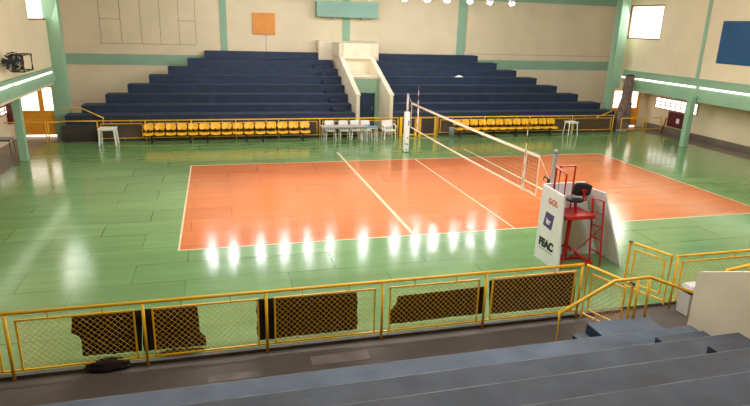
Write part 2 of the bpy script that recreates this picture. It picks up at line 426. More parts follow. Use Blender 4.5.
# ------------------------------------------------------------------ far bleachers
TL = [(64.3,115.3),(81,105.7),(105,94.7),(127.3,85),(148.7,75.3),(167.6,67),(187.3,58.7),(204.3,51.3)]
TR = [(615,111.3),(600.7,103),(578.4,94.4),(557.3,86),(537,78.4),(516.7,70.7),(497,63.3),(478,55.7)]
ty = [10.2+.9*k for k in range(9)]
tL = [at(*TL[k], 'y', ty[k]) for k in range(8)]; tR = [at(*TR[k], 'y', ty[k]) for k in range(8)]
tz = [(tL[k].z+tR[k].z)/2 for k in range(8)]
PLX0, PLX1, PRX0, PRX1 = -1.27, -1.09, .46, .64      # parapets of the central stair
def bleacher(xa, xb, label, nm, steps):
    t = thing('bleacher', ((xa(0)+xb(0))/2, ty[0], 0), label, 'bleachers')
    for k in range(8):
        m = MB(); x0, x1 = xa(k), xb(k)
        y1 = ty[k+1] if k < 7 else YW-.045
        m.k = 0; m.box(x0, x1, ty[k], y1, 0, tz[k]-.03)
        m.k = 1; m.box(x0, x1, ty[k]-.02, y1-.02, tz[k]-.03, tz[k])
        m.build('tier', ['navy', 'far_tread'], t)
    for k, (sx0, sx1) in enumerate(steps):
        if sx1 > sx0: MB().box(sx0, sx1, ty[k+1]-.42, ty[k+1], tz[k], tz[k]+.18).build('aisle_step', 'navy_dark', t)
    return t
lend = [PLX0-.035]*5 + [-1.35, -1.45, -2.12]
st = []
for k, (px, py) in enumerate([(336,109),(333,99),(329,91),(326,82),(324,73),(317,65)]):
    p = at(px-3, py-2, 'y', ty[k+1]-.42)
    st.append((p.x, p.x+.55))
bleacher(lambda k: tL[k].x, lambda k: lend[k], 'navy stepped concrete bleachers to the left of the central stair', 'l', st)
rstart = [PRX1+.035]*7 + [1.55]
bleacher(lambda k: rstart[k], lambda k: tR[k].x, 'navy stepped concrete bleachers to the right of the central stair', 'r', [])
# dark front wall and landing below the first tier
d0 = at(61,128,'y',9.85); 
zT0 = .70
struct(B(d0.x, PLX0, 9.85, 10.18, -.004, zT0).build('wall_front', 'dark_wall'))
struct(B(PRX1, 13.72, 9.85, 10.18, -.004, zT0).build('wall_front', 'dark_wall'))
# pale landing at the right end of the stand
lp = at(613,121,'z',.72)
struct(B(12.6, 13.72, 10.2-.33, 10.19, zT0, zT0+.03).build('trim_15', 'tread'))

# central stair: two cream parapets, passage, set-back box
for x0, x1 in ((PLX0, PLX1), (PRX0, PRX1)):
    m = MB().prism([(x0,10.12,-.004),(x0,10.12,1.98),(x0,14.35,3.56),(x0,17.2,3.56),(x0,17.2,-.004)], (x1-x0, 0, 0))
    struct(m.build('wall_stair', 'cream_parapet'))
    m = MB().prism([(x0-.03,10.08,1.98),(x0-.03,10.08,2.03),(x0-.03,14.35,3.61),(x0-.03,14.35,3.56)], (x1-x0+.06, 0, 0))
    struct(m.build('trim_16', 'cream_parapet'))
struct(B(PLX1, PRX0, 12.2, 12.35, -.004, 2.62).build('wall_passage', 'mint'))
struct(B(PLX1, PRX0, 12.12, 14.3, 2.62, 2.72).build('trim_17', 'cream_parapet'))
struct(B(PLX1, PRX0, 14.3, 14.45, 2.72, 4.34).build('wall_stair', 'cream_parapet'))
struct(B(PLX1-.1, PRX0+.1, 14.18, 14.3, 3.52, 3.6).build('trim_18', 'cream_parapet'))
struct(B(PLX0-.02, PRX1+.3, 14.45, 16.5, 3.58, 4.34).build('wall_stair', 'cream_parapet'))
struct(B(-2.1, 1.53, 16.5, YW-.05, 3.3, 4.38).build('wall_stair', 'cream_parapet'))
dq = [at(359.5,94,'y',12.15), at(374,94,'y',12.15)]
dd = struct(MB().box(dq[0].x, dq[1].x+.05, 12.16, 12.2, 0, dq[0].z+.05).build('door_3', 'navy_dark'))
B(dq[0].x+.05, dq[1].x, 12.13, 12.16, .02, dq[0].z).build('leaf', 'navy', dd)
MB().tube([(dq[1].x-.1,12.1,1.0),(dq[1].x-.1,12.1,1.15)], .012).build('handle', 'steel', dd)

# ------------------------------------------------------------------ near bleachers
ny = [-11.45-.9*k for k in range(8)]; nz = [.72+.36*k for k in range(8)]
nb = thing('bleacher', (0, -11.45, 0), 'worn grey-blue bleacher steps in the foreground below the near railing', 'bleachers')
XPN = -.45
for k in range(7):
    m = MB(); y1 = ny[k+1]
    m.k = 0; m.box(-14.5, XPN-.002, y1+.001, ny[k], -.06, nz[k]-.03)
    m.k = 1; m.box(-14.5, XPN-.002, y1+.001, ny[k]+.005, nz[k]-.03, nz[k]); m.k = 2; m.box(-14.5, XPN-.002, ny[k]+.005, ny[k]+.02, nz[k]-.03, nz[k])
    m.build('tier', ['navy', 'tread_blue' if k == 0 else 'tread', 'nosing'], nb)
# aisle half steps on the tiers
for k, (a, b) in enumerate((((653,335),(659,340)), ((702.5,342),(711,349.5)))):
    zz = nz[k]+.18
    p, q = at(*a, 'z', zz), at(*b, 'z', zz)
    B(p.x, p.x+.95, ny[k+1]+.001, ny[k+1]+.42, nz[k], zz).build('aisle_step', 'tread', nb) if False else None
    m = MB(); m.k = 0; m.box(p.x, p.x+.9, ny[k+1]+.001, ny[k+1]+.44, nz[k], zz-.015); m.k = 1; m.box(p.x, p.x+.9, ny[k+1]+.001, ny[k+1]+.44, zz-.015, zz)
    m.build('aisle_step', ['navy', 'tread'], nb)
# entry stair running along the stand: step, landing, step
ZLD = .58; sl = at(587,323,'z',ZLD); s1 = at(569.5,331.5,'z',.39); sr = at(652,320,'z',ZLD)
es = thing('entry_stair', ((sl.x+sr.x)/2, -11, -.06), 'blue concrete stair block leading up to the near bleachers from the aisle', 'stairs')
def stepblk(x0, x1, z, nm):
    m = MB(); m.k = 0; m.box(x0, x1, -11.428, sl.y, -.06, z-.02); m.k = 1; m.box(x0, x1, -11.428, sl.y, z-.02, z)
    m.build(nm, ['navy', 'tread_blue'], es)
stepblk(sl.x, sr.x, ZLD, 'landing'); stepblk(s1.x, sl.x-.001, .39, 'step'); stepblk(s1.x-.3, s1.x-.001, .17, 'step'); stepblk(sr.x+.001, sr.x+.3, .33, 'step')
# cream parapet between stair and seats on the right
pa = [at(698,272,'x',XPN), at(749,272,'x',XPN)]
sl_ = (pa[1].z-pa[0].z)/(pa[1].y-pa[0].y)
zb = pa[1].z + sl_*(-15.2-pa[1].y)
m = MB().prism([(XPN, pa[0].y, .0), (XPN, pa[0].y, pa[0].z), (XPN, -15.2, zb), (XPN, -15.2, 0)], (.16, 0, 0))
struct(m.build('wall_stair', 'cream_parapet'))

# ================================================================== RAILINGS
RAILR = .024
def mesh_panel(x0, x1, y, z0, z1, s=.1, r=.0028):
    """chain-link diamonds in the plane y"""
    m = MB(); w, h = x1-x0, z1-z0
    def wire(a, b): m.tube([a, b], r, 3)
    c = -h
    while c < w:
        # rising wire x = x0 + c + t, z = z0 + t
        t0 = max(0, -c); t1 = min(h, w-c)
        if t1-t0 > .01:
            wire((x0+c+t0, y-.002, z0+t0), (x0+c+t1, y-.002, z0+t1))
            wire((x0+c+t0, y+.002, z1-t0), (x0+c+t1, y+.002, z1-t1))
        c += s
    return m
def rail_part(root, xs, y, zf, h, post_r=.026, wire=.0028, s=.1, ends=(True, True), mesh=True):
    """round posts, top rail and framed chain-link panels, all parts of root"""
    for x in xs:
        MB().tube([(x, y, zf), (x, y, h)], post_r, 10).build('post', 'yellow_paint', root, smooth=True)
    MB().tube([(xs[0]-.02, y, h), (xs[-1]+.02, y, h)], RAILR+.004, 10).build('top_rail', 'yellow_paint', root, smooth=True)
    for a, b in zip(xs[:-1], xs[1:]):
        g = min(.14, (b-a)*.1)
        x0, x1, z0, z1 = a+g, b-g, zf+.17, h-.13
        f = MB(); t = .014
        f.box(x0-t, x0+t, y-t, y+t, z0, z1).box(x1-t, x1+t, y-t, y+t, z0, z1).box(x0-t, x1+t, y-t, y+t, z1-t, z1+t)
        f.box(a, b, y-t, y+t, z0-t, z0+t)
        for i in (.3, .7): xx = a+(b-a)*i; f.box(xx-.008, xx+.008, y-.008, y+.008, z1, h)
        xx = a+(b-a)*.55; f.box(xx-.01, xx+.01, y-.01, y+.01, z0-.09, z0)
        fo = f.build('panel_frame', 'yellow_paint', root)
        if mesh: mesh_panel(x0, x1, y, z0, z1, s, wire).build('chain_link', 'yellow_paint', fo)
# near railing
YN = -9.5
nxs = [at(px, py, 'y', YN).x for px, py in ((142,302),(266,292),(383,283),(487,273),(583,265))]
x_first = at(3, 313, 'y', YN).x
near_xs = [x_first-1.95, x_first] + nxs
nr = thing('railing', (near_xs[3], YN, -.06), 'long yellow railing with chain-link panels across the foreground', 'railing')
ZN = 1.09
rail_part(nr, near_xs, YN, -.06, ZN)
x_g = at(677, 258, 'y', YN).x
nr2 = thing('railing', (x_g+2, YN, -.06), 'short yellow chain-link railing to the right of the open gate', 'railing')
rail_part(nr2, [x_g+.03, x_g+2.1, x_g+4.1, x_g+6.1], YN, -.06, ZN)
# gates
def gate(hinge, tip, label):
    t = thing('gate', (hinge.x, hinge.y, -.06), label, 'gate')
    d = (tip-hinge); d.z = 0; L = d.length; ang = math.atan2(d.y, d.x)
    def Lc(m):   # local builder: along +x from hinge
        mm = MB(); mm.v = [(Matrix.Rotation(ang, 3, 'Z') @ Vector(v)) + Vector((hinge.x, hinge.y, 0)) for v in m.v]; mm.f = m.f; mm.m = m.m; return mm
    f = MB().tube([(.03,0,.0),(.03,0,ZN),(L,0,ZN),(L,0,.0)], .024, 8)
    f.box(.03, L, -.014, .014, .06, .09)
    Lc(f).build('frame', 'yellow_paint', t)
    k = MB(); x0, x1, z0, z1 = .15, L-.13, .2, ZN-.14; w = .013
    k.box(x0-w, x0+w, -w, w, z0, z1).box(x1-w, x1+w, -w, w, z0, z1).box(x0, x1, -w, w, z0-w, z0+w).box(x0, x1, -w, w, z1-w, z1+w)
    for xx in (L*.35, L*.65): k.box(xx-.008, xx+.008, -.008, .008, z1, ZN); k.box(xx-.008, xx+.008, -.008, .008, .08, z0)
    fo = Lc(k).build('panel_frame', 'yellow_paint', t)
    Lc(mesh_panel(x0, x1, 0, z0, z1)).build('chain_link', 'yellow_paint', fo)
    Lc(MB().box(L-.06, L+.03, -.03, .03, ZN-.02, ZN+.03)).build('cap', 'black_metal', t)
gate(Vector((x_g-.06, YN+.03, 0)), at(631, 242, 'z', ZN), 'yellow chain-link gate leaf swung open onto the green court floor')
gate(Vector((nxs[-1]+.07, YN-.03, 0)), at(633, 284, 'z', ZN), 'yellow chain-link gate leaf swung open into the aisle behind the stair handrail')
# near stair handrail
YH = sl.y+.05
hp = [at(a, b, 'y', YH) for a, b in ((560,313),(615,281),(650,277),(700,295))]
hr = thing('handrail', (hp[0].x, YH, -.06), 'yellow tube handrail sloping up over the blue stair in the foreground', 'handrail')
MB().tube([(hp[0].x, YH, -.06), hp[0], hp[1], hp[2], hp[3], (hp[3].x, YH, -.06)], .028, 10).build('rail_tube', 'yellow_paint', hr, smooth=True)
for px in (637, 648):
    p = at(px, 282, 'y', YH)
    MB().tube([(p.x, YH-.06, ZLD), (p.x, YH-.03, hp[2].z-.02)], .024, 10).build('post', 'yellow_paint', hr, smooth=True)
p1, p2 = at(590, 312, 'y', YH), at(637, 300, 'y', YH)
lo1, lo2 = at(603,306,'y',YH), at(632,318,'y',YH)
# second handrail at far right behind the parapet
hq = at(728, 270, 'y', -10.9)
h2 = thing('handrail', (hq.x, -10.9, -.06), 'yellow handrail end showing above the cream parapet at the right edge', 'handrail')
MB().tube([(hq.x, -10.9, -.06), (hq.x, -10.9, hq.z), (hq.x+3, -10.9, hq.z+.35), (hq.x+3, -10.9, -.06)], .028, 10).build('rail_tube', 'yellow_paint', h2, smooth=True)

# far railing: posts surveyed along the bar
YFR = 9.55
def fx(px, py=122): return at(px, py, 'y', YFR).x
ZF = (at(160,120.7,'y',YFR).z + at(300,118.6,'y',YFR).z + at(540,116,'y',YFR).z)/3
fl = thing('railing', (fx(240), YFR, 0), 'yellow railing in front of the left bleachers behind the row of yellow seats', 'railing')
xl0 = fx(97); xl1 = fx(398)
nL = 7
rail_part(fl, [xl0+(xl1-xl0)*i/nL for i in range(nL+1)], YFR, 0, ZF, .026, .0014, .14)
MB().tube([(fx(63), YFR, ZF), (xl0, YFR, ZF)], .024, 8).build('top_rail', 'yellow_paint', fl, smooth=True)
fr = thing('railing', (fx(500), YFR, 0), 'yellow railing in front of the right bleachers behind yellow seats', 'railing')
xr0, xr1 = fx(438), fx(613)
rail_part(fr, [xr0+(xr1-xr0)*i/4 for i in range(5)], YFR, 0, ZF, .026, .0014, .14)
# thick framed gate bays in the middle
def frame_gate(px0, px1, label):
    a, b = fx(px0), fx(px1)
    t = thing('gate', ((a+b)/2, YFR, 0), label, 'gate')
    for x in (a, b): B(x-.06, x+.06, YFR-.04, YFR+.04, 0, ZF+.03).build('post', 'yellow_paint', t)
    B(a+.06, b-.06, YFR-.025, YFR+.025, ZF-.04, ZF+.02).build('top_bar', 'yellow_paint', t)
    B(a+.06, b-.06, YFR-.02, YFR+.02, .06, .12).build('bottom_bar', 'yellow_paint', t)
frame_gate(401, 416, 'narrow yellow gate frame just behind the far net post')
frame_gate(420, 435.5, 'yellow gate frame between far net post and grey bin')
# side rails near the right door
def small_rail(pts, label, y):
    q = [at(px, py, 'y', y) for px, py in pts]
    t = thing('railing', (q[0].x, y, 0), label, 'railing')
    h = sum(p.z for p in q)/len(q)
    MB().tube([(q[0].x, y, h), (q[-1].x, y, h)], .024, 8).build('top_rail', 'yellow_paint', t, smooth=True)
    for p in q: MB().tube([(p.x, y, 0), (p.x, y, h)], .024, 8).build('post', 'yellow_paint', t, smooth=True)
    MB().box(q[0].x, q[-1].x, y-.012, y+.012, .15, .18).build('bottom_bar', 'yellow_paint', t)
small_rail(((622,118),(644,118),(647,118),(662,118)), 'yellow rail standing before the right corner door', 9.55)
def left_rail():
    x0, x1, x2 = at(0,125,'y',9.6).x, at(45,123.5,'y',9.6).x, at(47.5,123.5,'y',9.6).x
    t = thing('railing', (x1, 9.6, 0), 'yellow rail standing before the left orange door', 'railing')
    MB().tube([(XL+.01, 9.6, .92), (fx(62), 9.6, .92)], .024, 8).build('top_rail', 'yellow_paint', t, smooth=True)
    for x in (x1, x2): MB().tube([(x, 9.6, 0), (x, 9.6, .92)], .026, 8).build('post', 'yellow_paint', t, smooth=True)
left_rail()
# stair handrails at the ends of the far stands
def end_handrail(pts, y, label):
    q = [at(px, py, 'y', y) for px, py in pts]
    t = thing('handrail', (q[-1].x, y, 0), label, 'handrail')
    low = Vector((q[-1].x, y, .73 if q[-1].z > .6 else 0))
    MB().tube(q, .024, 8).build('rail_tube', 'yellow_paint', t, smooth=True)
    return t
end_handrail(((60,108),(81,108),(103.3,118),(103.3,127.5)), 10.02, 'yellow sloping handrail at the left end of the far bleachers')
end_handrail(((612,111),(597,117),(597,127.5)), 10.02, 'yellow sloping handrail at the right end of the far bleachers')

# ================================================================== SEAT BANKS
def seat_bank(pxs, label, grp, yy=9.1):
    xs_ = [at(px, 125, 'y', yy).x for px in pxs]
    dx_ = min(xs_[i+1]-xs_[i] for i in range(len(xs_)-1))
    t = thing('seat_bank', (sum(xs_)/len(xs_), yy, 0), label, 'seats', grp)
    B(xs_[0]-.2, xs_[-1]+.2, yy+.02, yy+.08, .33, .38).build('beam', 'black_metal', t)
    for x in (xs_[0]+.12, xs_[-1]-.12):
        MB().box(x-.03, x+.03, yy+.02, yy+.08, .03, .33).box(x-.035, x+.035, yy-.2, yy+.28, 0, .04).build('leg', 'black_metal', t)
    w = min(.245, dx_*.46)
    for x in xs_:
        # moulded shell: pan with raised rim, and a rounded backrest leaning back
        pan = MB().grid(lambda u, v: (x+(u-.5)*2*w*(1-.12*abs(2*v-1)**3), yy-.22+.42*v, .40 + .03*(2*u-1)**2 + .02*(v**3) - .02*(1-v)**4), 6, 5)
        pan.build('seat', 'yellow_plastic', t, smooth=True, solid=.03)
        bk = MB().grid(lambda u, v: (x+(u-.5)*2*w*(1-.3*abs(2*v-1)**3), yy+.2+.08*v-.05*(2*u-1)**2+.03, .55+.29*v), 8, 8)
        bk.build('backrest', 'yellow_plastic', t, smooth=True, solid=.028)
        MB().box(x-.02, x+.02, yy+.2, yy+.235, .37, .6).build('bracket', 'black_metal', t)
L_ = [147.7,160,172,183,194.4,206.8,218,229.2,240,252.2,263.3,274.5,284.4,294.5,305.3]
L_ = [L_[0] + (L_[-1]-L_[0])*i/14 for i in range(15)]
G = 'yellow plastic seats along the far railing'
seat_bank(L_[:5], 'bank of five yellow plastic seats nearest the white table at far left', G)
seat_bank(L_[5:10], 'middle bank of five yellow plastic seats left of the scorer table', G)
seat_bank(L_[10:], 'bank of five yellow plastic seats beside the long grey table', G)
R_ = [458.6+(553-458.6)*i/11 for i in range(12)]
seat_bank(R_[:4], 'bank of four yellow seats next to the grey bin', G, 9.15)
seat_bank(R_[4:8], 'middle bank of four yellow seats before the right bleachers', G, 9.15)
seat_bank(R_[8:], 'bank of four yellow seats nearest the white table at far right', G, 9.15)

# ================================================================== PLASTIC FURNITURE
def plastic_table(x, y, w, d, h, label, top='white_plastic', leg='white_plastic', name='table', lr=.035, splay=.05):
    t = thing(name, (x, y, 0), label, 'table')
    B(x-w/2, x+w/2, y-d/2, y+d/2, h-.035, h).build('tabletop', top, t, bevel=.012)
    B(x-w/2+.05, x+w/2-.05, y-d/2+.05, y+d/2-.05, h-.085, h-.035).build('apron', leg, t)
    for sx in (-1, 1):
        for sy in (-1, 1):
            MB().tube([(x+sx*(w/2-.07), y+sy*(d/2-.07), h-.04), (x+sx*(w/2-.07+splay), y+sy*(d/2-.07+splay), 0)], lr, 6, lr*.75).build('leg', leg, t)
    return t
p = at(113, 143, 'z', 0)
plastic_table(p.x-.1, 9.0, .72, .7, .74, 'white plastic garden table standing alone at far left by the railing', lr=.05)
p0, p1 = at(321, 124, 'y', 8.75), at(363.5, 123, 'y', 8.75)
plastic_table((p0.x+p1.x)/2, 8.75, p1.x-p0.x, .65, .73, 'long grey scorer table in front of the central stair', 'table_grey', 'steel', 'scorer_table', .02, 0)
p0, p1 = at(365, 126, 'y', 8.6), at(377.5, 126, 'y', 8.6)
plastic_table((p0.x+p1.x)/2, 8.6, .62, .5, .70, 'small table with a pale blue top beside the scorer table', 'blue_plastic', 'white_plastic', 'side_table', .025, .01)
p = at(564.5, 133, 'z', 0)
plastic_table(p.x, 9.1, .6, .55, .72, 'small white plastic table at right end of the yellow seats', lr=.03)

def plastic_chair(x, y, rz, label, arms=False, grp=None):
    t = thing('plastic_chair', (x, y, 0), label, 'chair', grp)
    w, h = (.24, .44) if not arms else (.29, .42)
    Z = Matrix.Rotation(rz, 3, 'Z')
    def T(m):
        mm = MB(); mm.v = [Z @ Vector(v) + Vector((x, y, 0)) for v in m.v]; mm.f = m.f; mm.m = m.m; return mm
    # facing -y locally
    T(MB().grid(lambda u, v: ((u-.5)*2*w*(1-.08*v), -.22+.44*v, h + .02*(2*u-1)**2 - .015*v - .03*(1-v)**5), 6, 6)).build('seat', 'white_plastic', t, smooth=True, solid=.025)
    def sp(z): return .21 + (z-h)*.28
    bk = MB()
    for sx in (-1, 1): bk.prism([(sx*(w-.03)-.025, sp(h), h), (sx*(w-.03)+.025, sp(h), h), (sx*(w-.03)+.025, sp(h+.4), h+.4), (sx*(w-.03)-.025, sp(h+.4), h+.4)], (0, .022, 0))
    zt0 = h+.22 if not arms else h+.14
    bk.prism([(-w+.01, sp(zt0), zt0), (w-.01, sp(zt0), zt0), (w-.01, sp(h+.38), h+.38), (w-.06, sp(h+.43), h+.43), (-w+.06, sp(h+.43), h+.43), (-w+.01, sp(h+.38), h+.38)], (0, .024, 0))
    for i in range(-1, 2): bk.prism([(i*.11-.025, sp(h), h), (i*.11+.025, sp(h), h), (i*.11+.025, sp(zt0), zt0), (i*.11-.025, sp(zt0), zt0)], (0, .02, 0))
    T(bk).build('backrest', 'white_plastic', t)
    for sx in (-1, 1):
        T(MB().tube([(sx*(w-.03), -.19, h), (sx*(w+.0), -.23, 0)], .03, 6, .022)).build('leg', 'white_plastic', t)
        T(MB().tube([(sx*(w-.04), .19, h), (sx*(w-.01), .27, 0)], .03, 6, .022)).build('leg', 'white_plastic', t)
        if arms:
            T(MB().tube([(sx*(w-.01), -.2, h), (sx*(w+.02), -.2, h+.22), (sx*(w+.02), .22, h+.26), (sx*(w-.02), .27, h+.3)], .026, 6)).build('armrest', 'white_plastic', t)
    return t
GC = 'white plastic chairs at the scorer table'
for px, lab in ((330, 'white plastic chair behind the left end of the scorer table'), (344, 'white plastic chair behind the middle of the scorer table'),
                (355.5, 'white plastic chair behind the right end of the scorer table'), (366, 'white plastic chair behind the small blue-topped table')):
    p = at(px, 119, 'y', 9.25)
    plastic_chair(p.x, 9.15, 0, lab, False, GC)
p = at(384.2, 135.5, 'z', 0)
plastic_chair(p.x, 9.1, .05, 'white plastic armchair standing alone left of the far net post', True)
# grey bin by the right seats
p = at(447, 135, 'z', 0)
bn = thing('bin', (p.x, 9.1, 0), 'small pale grey waste bin left of the right row of yellow seats', 'bin')
MB().lathe([(.13,0),(.16,.42),(.165,.46)], p.x, 9.1).build('body', 'grey_plastic', bn, smooth=True)
MB().lathe([(.17,.46),(.16,.5),(.05,.52)], p.x, 9.1).build('lid', 'grey_plastic', bn, smooth=True)

# ================================================================== NET
YP0, YP1 = at(556.3, 149, 'x', 0).y, 5.95
fp = thing('net_post', (0, YP1, 0), 'steel net post wrapped in white padding on the far side of the court', 'net post')
pt = at(408, 94, 'y', YP1)
ZP = pt.z
pb = at(404.6, 151, 'z', 0)
xp = pb.x*.5 + pt.x*.5
MB().lathe([(.05,0),(.05,ZP),(.02,ZP+.02)], xp, YP1, 12).build('pole', 'steel', fp, smooth=True)
MB().lathe([(.13,.03),(.135,.06),(.135,1.74),(.12,1.78)], xp, YP1, 14).build('padding', 'pad_white', fp, smooth=True)
mk = MB()
for z, w in ((.34,.05),(.36,-.05),(.62,.03),(1.28,.05),(1.2,.04),(1.35,.05),(.1,.0)):
    mk.box(xp+w-.035, xp+w+.02, YP1-.145, YP1-.12, z, z+.05)
mk.build('mark', 'text_black', fp)
npst = thing('net_post', (0, YP0, 0), 'bare steel net post beside the referee stand', 'net post')
MB().lathe([(.055,0),(.055,2.52),(.05,2.55)], 0, YP0, 14).build('pole', 'steel', npst, smooth=True)
MB().lathe([(.06,2.5),(.06,2.58),(.03,2.6)], 0, YP0, 14).build('cap', 'grey_plastic', npst, smooth=True)
MB().box(-.05, .05, YP0+.05, YP0+.16, 1.72, 1.84).tube([(0, YP0+.15, 1.8), (-.12, YP0+.2, 1.88), (-.14, YP0+.2, 1.78)], .018, 6).build('winch', 'black_metal', npst)
# net
na, nbb = at(540, 155.5, 'x', 0), at(412, 102.5, 'x', 0)
y0, y1 = na.y, nbb.y
zt, zbn = 2.24, at(541, 199.5, 'x', 0).z
z_far = at(411, 126, 'x', 0).z; 
ztn, ztf = na.z, nbb.z
net = thing('volleyball_net', (0, (y0+y1)/2, 0), 'volleyball net with white tapes stretched across the orange court', 'net')
def zl_(y, top): # slight sag
    k = (y-y0)/(y1-y0); a, b = (ztn, ztf) if top else (zbn, zbn)
    return a+(b-a)*k - .03*math.sin(PI*k)
def tape(top, hgt):
    n = 24; m = MB(); ys_ = [y0+(y1-y0)*i/n for i in range(n+1)]
    sg = -1 if top else 1
    poly = [(-.008, y, zl_(y, top)) for y in ys_] + [(-.008, y, zl_(y, top)+sg*hgt) for y in ys_[::-1]]
    for i in range(n):
        a, b = ys_[i], ys_[i+1]
        m.prism([(-.008,a,zl_(a,top)),(-.008,b,zl_(b,top)),(-.008,b,zl_(b,top)+sg*hgt),(-.008,a,zl_(a,top)+sg*hgt)], (.016,0,0))
    return m
tape(True, .075).build('top_tape', 'tape_white', net); tape(False, .055).build('bottom_tape', 'tape_white', net)
nm = MB(); yy = y0
while yy <= y1:
    nm.tube([(0,yy,zl_(yy,False)+.03),(0,yy,zl_(yy,True)-.04)], .0042, 3); yy += .1
for i in range(1, 10):
    k = i/10; pts = []
    for j in range(13):
        y = y0+(y1-y0)*j/12; pts.append((0, y, zl_(y,False)*(1-k)+zl_(y,True)*k))
    nm.tube(pts, .0042, 3)
nm.build('netting', 'net_cord', net)
for y in (y0, y1): MB().box(-.006, .006, y-.015, y+.015, zl_(y,False), zl_(y,True)).build('end_tape', 'tape_white', net)
rp = MB()
rp.tube([(0,y0,ztn-.03),(0,YP0+.14,1.8)], .008, 5)
rp.tube([(0,y0,zbn),(0,YP0+.05,zbn+.02)], .006, 5); rp.tube([(0,y1,zbn),(xp,YP1-.1,zbn)], .006, 5); rp.tube([(0,y1,ztf-.02),(xp,YP1-.04,ztf+.2)], .008, 5)
rp.tube([(0,y1,ztf-.05),(xp,YP1-.1,1.9)], .006, 5)
rp.build('rope', 'rope', net)
# antennas with white sleeves
def antenna(y, label):
    t = thing('antenna', (-.02, y, zbn), label, 'antenna')
    n = 10; z0, z1 = zbn-.02, 3.05
    for i in range(n):
        a, b = z0+(z1-z0)*i/n, z0+(z1-z0)*(i+1)/n
        MB().tube([(-.02,y,a),(-.02,y,b)], .011, 6).build('band', 'antenna_red' if i % 2 else 'antenna_white', t)
    B(-.016, .014, y-.05, y+.05, zbn, ztn-.06).build('sleeve', 'tape_white', t)
antenna(at(526.5,150,'x',0).y, 'red and white striped antenna on the near end of the net')
antenna(at(418.5,106,'x',0).y, 'red and white striped antenna on the far end of the net')

# ================================================================== REFEREE STAND
rs = thing('referee_stand', (.15, -6.95, 0), 'red steel referee stand with black seat and ladder', 'referee stand')
ZS = 1.24
q = [at(561,207,'z',ZS), at(577,203.5,'z',ZS), at(592,212,'z',ZS), at(566,216,'z',ZS)]
cxs = sum(v.x for v in q)/4; cys = sum(v.y for v in q)/4
px0, px1, py0, py1 = -.22, .56, -7.2, -6.5
B(px0, px1, py0, py1, ZS-.09, ZS).build('platform', 'red_paint', rs, bevel=.01)
MB().tube([(.08,-6.85,.1),(.12,-6.85,ZS-.08)], .055, 10).build('column', 'red_paint', rs, smooth=True)
bs = MB()
for (a, b) in (((-.25,-7.25),(-.25,-6.4)), ((.6,-7.25),(.6,-6.4)), ((-.25,-7.25),(.6,-7.25)), ((-.25,-6.45),(.6,-6.45)), ((-.25,-6.85),(.6,-6.85))):
    bs.tube([(a[0],a[1],.04),(b[0],b[1],.04)], .035, 6)
for (a, b) in ((-.2,-7.2),(.5,-7.2),(-.2,-6.5),(.5,-6.5)): bs.tube([(a,b,.06),(.09,-6.85,.42)], .022, 6)
bs.build('base_frame', 'red_paint', rs)
# ladder
la, lb = at(589,261,'z',0), at(599.5,266,'z',0)
lt = 1.62; off = Vector((-.02, .03, 0))
ra, rb = la+off+Vector((-.1,0,lt)), lb+off+Vector((-.1,0,lt))
ld = MB().tube([la, ra], .024, 8).tube([lb, rb], .024, 8)
for i in range(1, 6):
    k = i/5.0; ld.tube([la.lerp(ra, k), lb.lerp(rb, k)], .016, 6)
ld.tube([lb.lerp(rb,.62), (.2,-6.9,.1)], .016, 6).tube([(.15,-6.85,ZS-.2), la.lerp(ra,.72)], .016, 6)
ld.build('ladder', 'red_paint', rs)
# front guard rails
gx = [at(556.5,172,'y',-6.5), at(562,170,'y',-6.5), at(563,169,'y',-6.6), at(573.5,169,'y',-6.6)]
MB().tube([(-.2,-6.95,ZS),(-.2,-6.95,2.2),(-.2,-6.5,2.28),(-.2,-6.5,ZS)], .02, 8).build('guard_rail', 'red_paint', rs)
MB().tube([(-.12,-6.55,ZS),(-.12,-6.55,2.3),(.28,-6.55,2.3),(.28,-6.55,ZS)], .02, 8).build('guard_rail', 'red_paint', rs)
# seat on its stem
sc = at(575,199,'y',-6.9)
sx_, sz_ = sc.x, sc.z
st_ = MB().tube([(sx_+.06,-6.9,ZS),(sx_+.02,-6.9,sz_-.04)], .04, 8).tube([(sx_+.05,-6.9,sz_-.04),(sx_+.24,-6.98,sz_-.02),(sx_+.27,-7.0,sz_+.3)], .022, 8)
st_.build('seat_stem', 'red_paint', rs)
MB().lathe([(.05,sz_-.05),(.2,sz_-.04),(.22,sz_),(.2,sz_+.03),(.05,sz_+.04)], sx_, -6.9, 18).build('seat', 'black_metal', rs, smooth=True)
bc = at(584,190,'y',-7.0)
MB().grid(lambda u, v: (bc.x-.03+.07*(2*v-1)*.3+ (u-.5)*.34, -6.93-(u-.5)*.22-.04*(2*u-1)**2, bc.z + (v-.5)*.32*(1-.35*(2*u-1)**4)), 8, 6).build('backrest', 'black_metal', rs, smooth=True, solid=.05)
MB().box(bc.x-.06, bc.x+.06, -7.06, -7.0, bc.z-.02, bc.z+.015).box(bc.x-.02, bc.x+.02, -7.06, -7.0, bc.z-.2, bc.z).build('bracket', 'red_paint', rs)

# white padding wrap, three panels round the stand
PXL = -.5
f4 = [at(534,254,'x',PXL), at(543,184,'x',PXL), at(563.5,196,'x',PXL), at(557,272,'x',PXL)]
ref = thing('referee_pad', (.2, -6.6, 0), 'white padded banner wrap with printed logos around the referee stand', 'banner')
f4[0].z = .0; f4[3].z = .0
m = MB().prism(f4, (.05, 0, 0)); m.build('side_panel', 'banner_white', ref)
